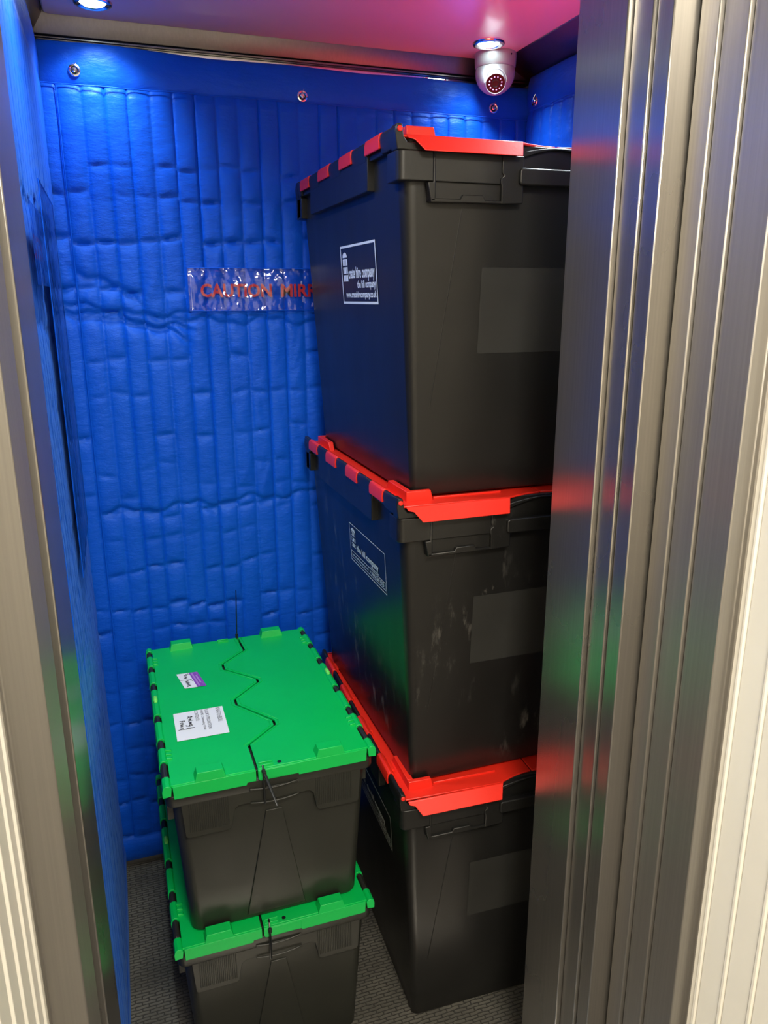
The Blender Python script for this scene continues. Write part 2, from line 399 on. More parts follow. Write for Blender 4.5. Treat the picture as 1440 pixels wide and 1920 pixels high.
class Quilt:
    """depth function of a hanging quilted moving blanket: stitched vertical channels with cross creases"""
    def __init__(s, seed, u0, u1, phase, z0, zs, z1, row_step=0.075, amp=1.0, extra=()):
        s.u0, s.u1, s.ph, s.z0, s.zs, s.z1, s.amp, s.extra = u0, u1, phase, z0, zs, z1, amp, extra
        rnd = random.Random(seed); s.cre = {}
        n0 = int(math.floor((u0-phase)/0.05))-1; n1 = int(math.ceil((u1-phase)/0.05))+1
        rows = []; z = z0+0.10
        while z < zs-0.10: rows.append((z, rnd.uniform(0.35, 1.0))); z += rnd.uniform(0.7, 1.35)*row_step
        for i in range(n0, n1+1):
            L = []
            for zr, st in rows:
                if rnd.random() < 0.72*st+0.2:
                    off = 0.012*noise.noise(Vector((i*0.35, zr*9, seed)))*2+rnd.uniform(-0.006, 0.006)
                    L.append((zr+off, rnd.uniform(-0.28, 0.28), rnd.uniform(0.25, 1.0)*st, rnd.uniform(0.010, 0.024)))
            s.cre[i] = L
    def depth(s, u, z):
        if z > s.zs:                       # plain top band
            t = (z-s.zs)/(s.z1-s.zs)
            d = 0.011*math.sin(PI*min(1, max(0, t*0.94+0.05)))**0.5
            q = noise.noise(Vector((u*9, z*5, 3.1)))
            return d+0.0022*q+0.0012*noise.noise(Vector((u*30, z*16, 8)))
        if z < s.z0+0.078:
            t = (z-s.z0)/0.078
            return 0.012*math.sin(PI*min(1, max(0.02, t)))**0.5+0.0015*noise.noise(Vector((u*14, z*14, 5)))
        p = (u-s.ph)/0.05; i = int(math.floor(p)); fr = p-i
        edge = abs(math.sin(PI*fr))
        puff = edge**0.6
        d = 0.0044*puff+0.005
        end = min(1.0, (s.zs-z)/0.02, (z-s.z0-0.078)/0.02); d *= 0.55+0.45*max(0, end)
        cut = 0.0
        for zc, sl, a, wd in s.cre.get(i, ()):
            dz = z-(zc+sl*(fr-0.5)*0.035)
            if -0.05 < dz < 0.05:
                if dz < 0: g = math.exp(dz/(wd*0.70))
                else: g = math.exp(-dz/(wd*0.28))
                cut = max(cut, a*g)
        d -= 0.0135*cut*s.amp*(0.25+0.75*edge)
        d += 0.0022*noise.noise(Vector((u*16+3*noise.noise(Vector((u*5, z*5, 2))), z*11, s.ph*7)))*edge
        for zc, sl, a, ua, ub, wd in s.extra:   # long deep folds that cross several channels
            if ua-0.03 < u < ub+0.03:
                zz = zc+sl*(u-ua)+0.008*math.sin(u*38+zc*60)+0.004*math.sin(u*95+zc*31)
                dz = z-zz; k = smooth01((u-ua+0.03)/0.06)*smooth01((ub+0.03-u)/0.06)
                if abs(dz) < 0.06:
                    g = math.exp(dz/(wd*1.1)) if dz < 0 else math.exp(-dz/(wd*0.35))
                    d -= a*g*k
        # stitched seam pulls right in
        sd = min(fr, 1-fr)*0.05
        d -= 0.0022*math.exp(-(sd/0.0016)**2)
        return d

def quilt_mesh(q, pos, us, zs, zc=None):
    nu, nz = len(us), len(zs)
    vs = [pos(u, z, q.depth(u, z)) for z in zs for u in us]
    fs = [(j*nu+i, j*nu+i+1, (j+1)*nu+i+1, (j+1)*nu+i) for j in range(nz-1) for i in range(nu-1)]
    o = len(vs)
    bu = [us[0], us[-1]]; back = [pos(u, z, -0.006) for z in (zs[0], zs[-1]) for u in us]
    vs += back
    for i in range(nu-1):
        fs.append((i, o+i, o+i+1, i+1)); a = (nz-1)*nu+i; fs.append((a, a+1, o+nu+i+1, o+nu+i))
        fs.append((o+i, o+nu+i, o+nu+i+1, o+i+1))
    l = [j*nu for j in range(nz)]; r = [j*nu+nu-1 for j in range(nz)]
    fs.append(tuple(l)+(o+nu, o)); fs.append(tuple(r[::-1])+(o+nu-1, o+2*nu-1))
    return MB().add(vs, fs)

def frange(a, b, st):
    n = max(2, int(round((b-a)/st))); return [a+(b-a)*i/n for i in range(n+1)]

def grommet(parent, c, nrm):
    g = MB().lathe([(0.0078, -0.001), (0.0082, 0.0022), (0.0100, 0.0034), (0.0124, 0.0026), (0.0136, 0.0004), (0.0136, -0.001)], c, 28, nrm).build('grommet', M['nickel'], parent)
    n = Vector(nrm).normalized(); c = Vector(c)
    MB().lathe([(0.0, 0.0004), (0.0078, 0.0002), (0.0078, -0.001), (0.0, -0.001)], c, 20, nrm).build('eyelet_hole', M['tie'], g)
    MB().lathe([(0.0022, 0.0), (0.0022, 0.0012), (0.0052, 0.0020), (0.0056, 0.0030), (0.0040, 0.0046), (0.0, 0.0052)], c, 20, nrm).build('hook_stud', M['nickel'], g)
    a = n.cross(Vector((0, 0, 1)))
    MB().tube([c+n*0.004, c+n*0.005+Vector((0, 0, 0.008))-a*0.001, c+n*0.002+Vector((0, 0, 0.016))-a*0.004], 0.0006, 6).build('hook_wire', M['nickel'], g)

# back wall cover: faces -Y, channel seams every 50 mm
QB = thing('quilted_wall_cover', 'large blue quilted cover on the lift back wall, with red CAUTION pocket', 'wall padding', (0.5, 2.035, 0))
qb = Quilt(11, -0.107, 1.128, -0.007, 0.026, CZ+0.461, CZ+0.541, 0.082, 1.0, extra=(
    (CZ-0.000, -0.35, 0.008, -0.09, 0.19, 0.012), (CZ-0.018, -0.20, 0.009, -0.09, 0.20, 0.010), (CZ-0.040, 0.02, 0.007, -0.09, 0.20, 0.012),
    (CZ+0.075, -0.55, 0.006, -0.06, 0.08, 0.014), (CZ-0.052, -0.02, 0.006, 0.19, 0.52, 0.010), (CZ-0.530, 0.02, 0.007, -0.05, 0.53, 0.012)))
def posB(u, z, d):
    dip = (0.007*smooth01((0.35-u)/0.4)+0.0015*math.sin(u*17))*smooth01((z-CZ-0.50)/0.03)
    return (u-0.5, -d, z+dip)
zs_b = frange(qb.z0, qb.zs-0.02, 0.0045)+[qb.zs-0.02+0.002*k for k in range(1, 20)]+frange(qb.zs+0.0195, qb.z1, 0.0045)
quilt_mesh(qb, posB, frange(-0.107, 1.128, 0.0035), zs_b).build('quilted_panel', M['quilt'], QB, smooth=60)
for gx, gz in ((-0.014, 0.489), (0.503, 0.475), (1.021, 0.484)):
    grommet(QB, (gx-0.5, -qb.depth(gx, CZ+gz)-0.0005, CZ+gz), (0, -1, 0))
MB().tube([(u-0.5, -0.0125-0.002*math.sin(u*40), CZ+0.4605) for u in frange(-0.105, 1.126, 0.02)], 0.0013, 6).build('piping', M['quilt'], QB)
MB().tube([(-0.056-0.5, -0.010-0.0012*math.sin(z*37), z) for z in frange(0.12, CZ+0.459, 0.02)], 0.0017, 6).build('edge_binding', M['quilt'], QB)
# clear pocket with red lettering
pu0, pu1, pz0, pz1 = 0.200, 0.800, CZ-0.0285, CZ+0.0735
vin = MB(); us = frange(pu0, pu1, 0.006); zz = frange(pz0, pz1, 0.006); nu = len(us)
def pk(u, z): return (u-0.5, -0.0185-0.0022*noise.noise(Vector((u*26, z*30, 4)))-0.0008*noise.noise(Vector((u*80, z*60, 1))), z)
vin.add([pk(u, z) for z in zz for u in us], [(j*nu+i, j*nu+i+1, (j+1)*nu+i+1, (j+1)*nu+i) for j in range(len(zz)-1) for i in range(nu-1)])
pocket = vin.build('vinyl_pocket', M['vinyl'], QB, smooth=80)
def rim(a, b): return MB().tube([a, b], 0.0017, 6)
hem = MB()
for a, b in (((pu0, pz0), (pu1, pz0)), ((pu0, pz1), (pu1, pz1)), ((pu0, pz0), (pu0, pz1)), ((pu1, pz0), (pu1, pz1))):
    hem.join(rim((a[0]-0.5, -0.0165, a[1]), (b[0]-0.5, -0.0165, b[1])))
hem.build('hem_cord', M['quilt'], pocket)
st = MB()
for k in range(34): st.box(pu0-0.5+0.006, pu0-0.5+0.0068, -0.0205, -0.0197, pz0+0.004+k*0.0028, pz0+0.0055+k*0.0028)
st.build('stitching', M['paper'], pocket)
for word, du, wd_ in (('CAUTION', 0.0, 0.178), ('MIRROR', 0.202, 0.158)):
    tx = Flat().text(word, 0, 0, wd_, 0.0325, 0.030)
    tx.place(lambda u, v: (0.2295+du+u-0.5, -0.0153, CZ+0.0040+v)).build('red_lettering', M['red_print'], QB)

# left wall cover: faces +X
QL = thing('quilted_wall_cover', 'blue quilted cover with smoky vinyl window on the lift left wall', 'wall padding', (-0.0985, 1.60, 0))
ql = Quilt(23, 1.168, 2.020, 1.20, 0.02, CZ+0.470, CZ+0.560, 0.085, 0.9, extra=(
    (CZ-0.02, -0.1, 0.006, 1.2, 1.95, 0.012), (CZ+0.12, 0.15, 0.006, 1.2, 1.95, 0.012)))
def posL(u, z, d): return (d*0.5+0.004+0.003*math.sin(z*3+u*4), u-1.60, z)
quilt_mesh(ql, posL, frange(1.168, 2.020, 0.004), frange(ql.z0, ql.z1, 0.006)).build('quilted_panel', M['quilt'], QL, smooth=60)
# smoky vinyl window of the left cover, over the button panel
vz0, vz1, vy0, vy1 = CZ-0.50, CZ+0.19, 1.46, 1.86
win = MB(); us = frange(vy0, vy1, 0.01); zz = frange(vz0, vz1, 0.012); nu = len(us)
win.add([(0.0170+0.0015*noise.noise(Vector((u*20, z*9, 4))), u-1.60, z) for z in zz for u in us], [(j*nu+i, j*nu+i+1, (j+1)*nu+i+1, (j+1)*nu+i) for j in range(len(zz)-1) for i in range(nu-1)])
wn = win.build('vinyl_window', M['vinyl_smoke'], QL, smooth=80)
hm = MB()
for a, b in (((vy0, vz0), (vy1, vz0)), ((vy0, vz1), (vy1, vz1)), ((vy0, vz0), (vy0, vz1)), ((vy1, vz0), (vy1, vz1))):
    hm.join(MB().tube([(0.016, a[0]-1.6, a[1]), (0.016, b[0]-1.6, b[1])], 0.0011, 6))
hm.build('hem_cord', M['quilt'], wn)
pc = MB(); us = frange(1.19, 1.44, 0.01); zz = frange(CZ+0.02, CZ+0.13, 0.01); nu = len(us)
pc.add([(0.0165+0.001*noise.noise(Vector((u*20, z*9, 4))), u-1.60, z) for z in zz for u in us], [(j*nu+i, j*nu+i+1, (j+1)*nu+i+1, (j+1)*nu+i) for j in range(len(zz)-1) for i in range(nu-1)])
pc.build('vinyl_pocket', M['vinyl'], QL, smooth=80)
tl = Flat().text('CAUTION', 0, 0, 0.17, 0.034, 0.028)
tl.place(lambda u, v: (0.0150, 1.215+u-1.60, CZ+0.055+v)).build('red_lettering', M['red_print'], QL)

# right wall cover: faces -X
QR = thing('quilted_wall_cover', 'blue quilted cover on the right wall of the lift behind the top red-lidded crate', 'wall padding', (1.132, 1.58, 0))
qr = Quilt(31, 1.13, 2.024, 1.155, 0.02, CZ+0.479, CZ+0.566, 0.085, 0.8)
def posR(u, z, d): return (-d, u-1.58, z)
quilt_mesh(qr, posR, frange(1.13, 2.024, 0.004), frange(qr.z0, qr.zs-0.01, 0.008)+frange(qr.zs-0.008, qr.zs+0.01, 0.002)+frange(qr.zs+0.012, qr.z1, 0.005)).build('quilted_panel', M['quilt'], QR, smooth=60)
grommet(QR, (-qr.depth(1.984, CZ+0.499)-0.0005, 1.984-1.58, CZ+0.499), (-1, 0, 0))
MB().tube([(-0.0125, u-1.58, CZ+0.4785) for u in frange(1.135, 2.004, 0.03)], 0.0013, 6).build('piping', M['quilt'], QR)

# ------------------------------------------------------------------ dome camera
DC = thing('dome_camera', 'silver-grey dome security camera with a ring of small lights, under the lift ceiling', 'security camera', (1.003, 1.985, CEIL))
MB().lathe([(0.0, 0.0), (0.0525, 0.0), (0.053, -0.006), (0.0520, -0.024), (0.0510, -0.032), (0.0495, -0.034), (0.0, -0.034)]).build('mounting_ring', M['cam_paint'], DC)
prof = [(0.0488, -0.0345), (0.0500, -0.040)]+[(0.0500*math.cos(a), -0.045-0.0500*math.sin(a)) for a in [PI/2*k/14 for k in range(0, 14)]]+[(0.0, -0.0950)]
MB().lathe([(0.0, -0.0345)]+prof).build('dome_shell', M['cam_paint'], DC)
vd = Vector((-0.3205, -0.7199, -0.6157)).normalized()
cc = Vector((0, 0, -0.0465))
eye = MB().lathe([(0.0265, 0.036), (0.0265, 0.047), (0.0262, 0.0500), (0.0248, 0.0510), (0.0240, 0.0500), (0.0240, 0.047), (0.0, 0.047)], cc, 40, vd).build('eye_barrel', M['cam_paint'], DC)
MB().lathe([(0.0, 0.0465), (0.0236, 0.0465), (0.0236, 0.0488), (0.0, 0.0490)], cc, 36, vd).build('lens_window', M['dark_glass'], eye)
MB().lathe([(0.0095, 0.0488), (0.0098, 0.0502), (0.0082, 0.0506), (0.0078, 0.0494), (0.0, 0.0494)], cc, 30, vd).build('lens_rim', M['tie'], eye)
a_ = vd.orthogonal().normalized(); b_ = vd.cross(a_)
for k in range(12):
    p = cc+vd*0.0488+(a_*math.cos(2*PI*k/12)+b_*math.sin(2*PI*k/12))*0.0158
    MB().lathe([(0.0022, 0.0), (0.0020, 0.0010), (0.0012, 0.0018), (0.0, 0.0021)], p, 8, vd).build('infrared_light', M['led_bead'], eye)
hood = MB(); H = []
for k in range(19):
    a = PI*0.02+PI*0.96*k/18
    upv = (Vector((0, 0, 1))-vd*vd.z).normalized(); sd = vd.cross(upv)
    H.append(cc+vd*(0.0465-0.008*math.sin(a))+(sd*math.cos(a)+upv*math.sin(a))*(0.0275+0.004*math.sin(a)))
hood.tube(H, 0.0016, 8).build('eye_slot_rim', M['cam_paint'], DC)
MB().lathe([(0.0, 0.0), (0.002, 0.0), (0.0018, 0.0008), (0.0, 0.001)], (0.0193, -0.0487, -0.010), 10, (0.37, -0.93, 0)).build('fixing_screw', M['dark_glass'], DC)

# ------------------------------------------------------------------ tall red-lidded crates
RW, RL, RH = 0.61, 0.715, 0.628
def rins(z):   # wall inset below the rim at height z
    return 0.014+(0.046-0.014)*max(0.0, min(1.0, (RH-0.08-z)/(RH-0.08)))

def mirror_x(mb, W):
    o = MB(); o.v = [(W-x, y, z) for x, y, z in mb.v]; o.f = [f[::-1] for f in mb.f]; return o
def mirror_y(mb, L):
    o = MB(); o.v = [(x, L-y, z) for x, y, z in mb.v]; o.f = [f[::-1] for f in mb.f]; return o
def four(mb, W, L):
    out = MB(); out.join(mb); a = mirror_x(mb, W); out.join(a); out.join(mirror_y(mb, L)); out.join(mirror_y(a, L)); return out
def two_x(mb, W): return MB().join(mb).join(mirror_x(mb, W))
def two_y(mb, L): return MB().join(mb).join(mirror_y(mb, L))

def zz_path(L, xs, ys): return list(zip(xs, ys))

def red_crate(name, label, loc, rz, art, body_mat, group):
    t = thing(name, label, 'storage crate', loc, rz, group)
    W, L, H = RW, RL, RH
    C = Vector((0, 0, 0))
    # ---- body
    b = MB(); loops = []
    for z, e in ((0.0, 0.005), (0.0015, 0.0015), (0.005, 0.0), (0.06, 0), (0.2, 0), (0.35, 0), (0.5, 0), (H-0.080, 0), (H-0.014, 0)):
        i = rins(z)+e; loops.append(rrect(i, W-i, i, L-i, 0.014+0.012*z/H, z, 8))
    b.loft(loops)
    # corner rim bands with rounded outer corners
    r = 0.013; out = [(0.229, 0.0), (r, 0.0)]+[(r-r*math.sin(a), r-r*math.cos(a)) for a in [PI/2*k/6 for k in range(1, 7)]]+[(0.0, 0.052), (0.03, 0.052), (0.03, 0.03), (0.229, 0.03)]
    b.join(four(MB().prism(out, H-0.080, H-0.034), W, L))
    # bracket block below the band, recessed panel framed by raised borders
    br = MB()
    br.prism([(0.057, H-0.111), (0.229, H-0.109), (0.229, H-0.078), (0.057, H-0.078)], 0.0045, 0.032, axis='y')
    br.prism([(0.052, H-0.081), (0.058, H-0.111), (0.0665, H-0.111), (0.0665, H-0.034), (0.062, H-0.034), (0.062, H-0.081)], -0.0025, 0.01, axis='y')
    br.prism([(0.058, H-0.1125), (0.192, H-0.1110), (0.192, H-0.1060), (0.158, H-0.1060), (0.154, H-0.0985), (0.116, H-0.0985), (0.112, H-0.1060), (0.058, H-0.1060)], -0.0025, 0.01, axis='y')
    br.prism([(0.188, H-0.1112), (0.2295, H-0.1095), (0.2295, H-0.034), (0.188, H-0.034), (0.188, H-0.062), (0.192, H-0.066), (0.186, H-0.070), (0.186, H-0.078), (0.188, H-0.081)], -0.0030, 0.01, axis='y')
    b.join(four(br, W, L))
    # end ears carrying the hinge pin
    ear = MB().prism([(0.0, H-0.034), (-0.003, H-0.012), (0.0, H+0.005), (0.009, H+0.004), (0.0115, H-0.014), (0.018, H-0.0225), (0.034, H-0.0225), (0.047, H-0.034)], 0.002, 0.030, axis='y')
    b.join(four(ear, W, L))
    # long side rim strip, skirts and end blocks
    sd = MB().box(0.004, 0.03, 0.03, L-0.03, H-0.030, H-0.012)
    sd.prism([(0.158, H-0.079), (0.578, H-0.079), (0.578, H-0.012), (0.158, H-0.012)], 0.000, 0.024, axis='x')
    sd.prism([(L-0.040, H-0.076), (L-0.001, H-0.080), (L-0.001, H-0.012), (L-0.040, H-0.012)], 0.000, 0.020, axis='x')
    b.join(two_x(sd, W))
    # hinge barrels of the body between the lid knuckles
    reds = [(0.082, 0.162), (0.247, 0.329), (0.409, 0.494), (0.577, 0.659)]
    blk = []; y = 0.004
    for a, c in reds: blk.append((y, a)); y = c
    blk.append((y, L-0.004))
    bar = MB()
    for a, c in blk:
        pr = [(0.000, H-0.030), (-0.003, H-0.008), (-0.0012, H+0.0015), (0.003, H+0.0045), (0.0075, H+0.002), (0.0095, H-0.006), (0.0095, H-0.030)]
        bar.prism([(p, q) for p, q in pr], a+0.001, c-0.001, axis='y')
    b.join(two_x(bar, W))
    # recessed grip bay: arch under the lid
    N = 14; arch = [(0.229, H-0.024)]+[(0.229+(W-0.458)*k/N, H-0.026+0.010*math.sin(PI*k/N)) for k in range(N+1)]+[(W-0.229, H-0.024)]
    arch2 = [(0.229+(W-0.458)*k/N, H-0.036+0.016*math.sin(PI*k/N)) for k in range(N, -1, -1)]
    b.join(two_y(MB().prism(arch[1:-1]+arch2, 0.006, 0.030, axis='y'), L))
    body = b.build('crate_body', body_mat, t, bevel=0.0016)
    # embossed slanted ribs on the short ends
    for s in (0, 1):
        (xa, za), (xb, zb) = (0.123, H-0.119), (0.076, H-0.46)
        pts = []
        for k in range(9):
            f = k/8; x = xa+(xb-xa)*f; z = za+(zb-za)*f; pts.append((x, rins(z)+0.0002, z))
        if s: pts = [(W-x, y, z) for x, y, z in pts]
        rb = MB().tube(pts, 0.0011, 6)
        rb.build('moulded_rib', body_mat, t); mirror_y(rb, L).build('moulded_rib', body_mat, t)
    # ---- grip handle
    hb = MB().prism([p[:2] for p in rrect(0.219, W-0.219, H-0.080, H-0.053, 0.006, 0)], -0.010, 0.004, axis='y')
    h2 = MB().join(hb)
    h2.prism([p[:2] for p in rrect(0.226, W-0.226, H-0.074, H-0.059, 0.004, 0)], 0.0, 0.022, axis='y')
    h2.build('handle', body_mat, t, bevel=0.0025, seg=3); mirror_y(h2, L).build('handle', body_mat, t, bevel=0.0025, seg=3)
    # ---- matt patch
    pz0, pz1 = H-0.364, H-0.214
    MB().add([(0.166, rins(pz0)-0.0010, pz0), (W-0.166, rins(pz0)-0.0010, pz0), (W-0.166, rins(pz1)-0.0010, pz1), (0.166, rins(pz1)-0.0010, pz1)], [(0, 1, 2, 3)]).build('matt_patch', M['patch'], t)
    # ---- lid: two leaves that meet in a zigzag
    zx = [0.305, 0.305, 0.345, 0.345, 0.265, 0.265, 0.345, 0.345, 0.305, 0.305]; zy = [0.0, 0.07, 0.12, 0.16, 0.27, 0.32, 0.45, 0.50, 0.62, L]
    for side in (0, 1):
        ld = MB(); g = 0.0015
        ft = H-0.0110
        arc = []
        for k in range(8):
            f = k/7; arc.append((0.230+(0.305-g-0.230)*f, 0.004+0.018*math.sin(PI/2*f)))
        def arcx(pts): return [(W-x, y) for x, y in pts]
        # plan outline of the leaf (left leaf, right leaf mirrored with its own zigzag side)
        if side == 0:
            z_line = [(x-g, y) for x, y in zip(zx, zy)]
            poly = [(0.0105, 0.006), (0.229, 0.001)]+arc
            z_line = [p for p in z_line if 0.03 < p[1] < L-0.03]
            poly += z_line+[(x, L-y) for x, y in arc[::-1]]+[(0.229, L-0.001), (0.0105, L-0.006)]
        else:
            z_line = [(x+g, y) for x, y in zip(zx, zy)]
            z_line = [p for p in z_line if 0.03 < p[1] < L-0.03]
            poly = [(W-0.0105, 0.006), (W-0.229, 0.001)]+arcx(arc)+z_line+[(W-x, L-y) for x, y in arc[::-1]]+[(W-0.229, L-0.001), (W-0.0105, L-0.006)]
        ld.prism(poly, ft-0.004, ft)
        acc = MB()
        # front flange, slanted at its outer end
        fg = MB().prism([(0.014, H-0.0115), (0.0165, H-0.0175), (0.027, H-0.0200), (0.040, H-0.0375), (0.2170, H-0.0370), (0.2270, H-0.0110)], -0.0015, 0.0015, axis='y')
        fg.mapv(lambda x, y, z: (x, y-0.0005-0.0195*max(0.0, min(1.0, (H-0.0115-z)/0.0255)), z)); acc.join(fg)
        # corner locating ridge standing above the tray
        rz_ = H+0.0085
        acc.prism([(0.0275, H-0.013), (0.082, H-0.013), (0.0765, rz_), (0.0275, rz_)], 0.0330, 0.0430, axis='y')
        acc.prism([(0.0425, H-0.013), (0.150, H-0.013), (0.135, rz_), (0.0425, rz_)], 0.0275, 0.0400, axis='x')
        acc.box(0.085, 0.228, 0.0400, 0.0425, H-0.013, H-0.0075)
        acc = two_y(acc, L)
        for a, c in reds:
            pr = [(-0.0042, H-0.021), (-0.0042, H-0.004), (-0.002, H+0.003), (0.003, H+0.0055), (0.009, H+0.003), (0.015, H-0.006), (0.015, H-0.012), (0.006, H-0.010), (-0.001, H-0.021)]
            acc.prism(pr, a+0.0005, c-0.0005, axis='y')
            acc.prism([(0.0085, H-0.013), (0.020, H-0.013), (0.020, H-0.0035), (0.0085, H-0.0015)], a+0.02, a+0.055, axis='y')
        acc.tube([(0.0042, -0.0010, H-0.0035), (0.0042, 0.003, H-0.0035)], 0.0046, 14)
        if side == 1: acc = mirror_x(acc, W)
        ld.join(acc)
        ld.build('lid_flap', M['red'], t, bevel=0.0014)
    # ---- printed mark on the long left side, read from the far end to the near end
    def side_map(u, v):    # u along -Y from the far end of the mark, v height
        return (rins(v)-0.0012, u, v)
    f = Flat()
    if art == 'hire':
        y0, y1, a, c = 0.170, 0.402, H-0.277, H-0.160
        X = lambda u: y1-u*(y1-y0); Y = lambda v: a+v*(c-a)
        fr_ = Flat(); wd, hh = (y1-y0), (c-a)
        fr_.frame(0, 0, wd, hh, 0.0045)
        fr_.add([(0.014+0.016*(1-math.cos(PI*k/12)), hh-0.0235+0.0105*math.sin(PI*k/12), 0) for k in range(13)], [tuple(range(13))[::-1]])
        for ro in range(3):
            for co in range(3):
                fr_.rect(0.014+co*0.0112, hh-0.0395-ro*0.0160, 0.0235+co*0.0112, hh-0.0265-ro*0.0160)
        fr_.text('crate hire company', 0.050, 0.0440, 0.170, 0.0290, 0.028)
        fr_.text('the hill company', 0.106, 0.0270, 0.116, 0.0190, 0.028)
        fr_.text('www.cratehirecompany.co.uk', 0.024, 0.0090, 0.200, 0.0165, 0.028)
    else:
        y0, y1, a, c = 0.126, 0.374, H-0.232, H-0.141
        wd, hh = (y1-y0), (c-a); fr_ = Flat()
        fr_.frame(0, 0, wd, hh, 0.0018)
        fr_.frame(0.004, 0.0075, wd-0.006, 0.0245, 0.0014)
        fr_.add([(0.012+0.0155*(1-math.cos(PI*k/12)), hh-0.017+0.0085*math.sin(PI*k/12), 0) for k in range(13)], [tuple(range(13))[::-1]])
        for ro in range(3):
            for co in range(3):
                if co == 1: fr_.rect(0.0125+co*0.0105, hh-0.0275-ro*0.0135, 0.0215+co*0.0105, hh-0.0185-ro*0.0135)
                else: fr_.frame(0.0125+co*0.0105, hh-0.0275-ro*0.0135, 0.0215+co*0.0105, hh-0.0185-ro*0.0135, 0.0011)
        fr_.text('the hill company', 0.050, 0.030, 0.150, 0.020, 0.03)
        fr_.text('business moves', 0.148, 0.0262, 0.055, 0.0052, 0.02)
        fr_.text('www.thehillcompany.co.uk', 0.012, 0.0115, 0.118, 0.0080, 0.015)
        fr_.rect(0.138, 0.0135, 0.143, 0.0185)
        fr_.text('0845 260 7070', 0.150, 0.0115, 0.082, 0.0090, 0.015)
    fr_.place(lambda u, v: (rins(a+v)-0.0010, y1-u, a+v)).build('printed_logo', M['white_print'], t)
    # recentre: root sits at the middle of the base
    for ch in t.children: ch.location = (-W/2, -L/2, 0)
    return t

def crate_at(fn, X, Y, rz, z, W, L, *a):
    """X, Y: world place of the near left rim corner"""
    v = Matrix.Rotation(rz, 2) @ Vector((W/2, L/2)); return fn(*a[:2], (X+v.x, Y+v.y, z), rz, *a[2:])
RG = 'tall red-lidded crates stacked on the right'
crate_at(red_crate, 0.478, 1.262, math.radians(-2.0), 0.0, RW, RL, 'lidded_crate', 'tall black crate with red lid standing on the lift floor, bottom of the red stack', 'hill', M['black'], RG)
crate_at(red_crate, 0.472, 1.264, math.radians(0.0), 0.622, RW, RL, 'lidded_crate', 'scuffed tall black crate with red lid, middle of the red stack', 'hill', M['black_worn'], RG)
crate_at(red_crate, 0.4695, 1.2655, math.radians(0.0), 1.244, RW, RL, 'lidded_crate', 'tall black crate with red lid on top of the stack, white-framed mark on its side', 'hire', M['black'], RG)

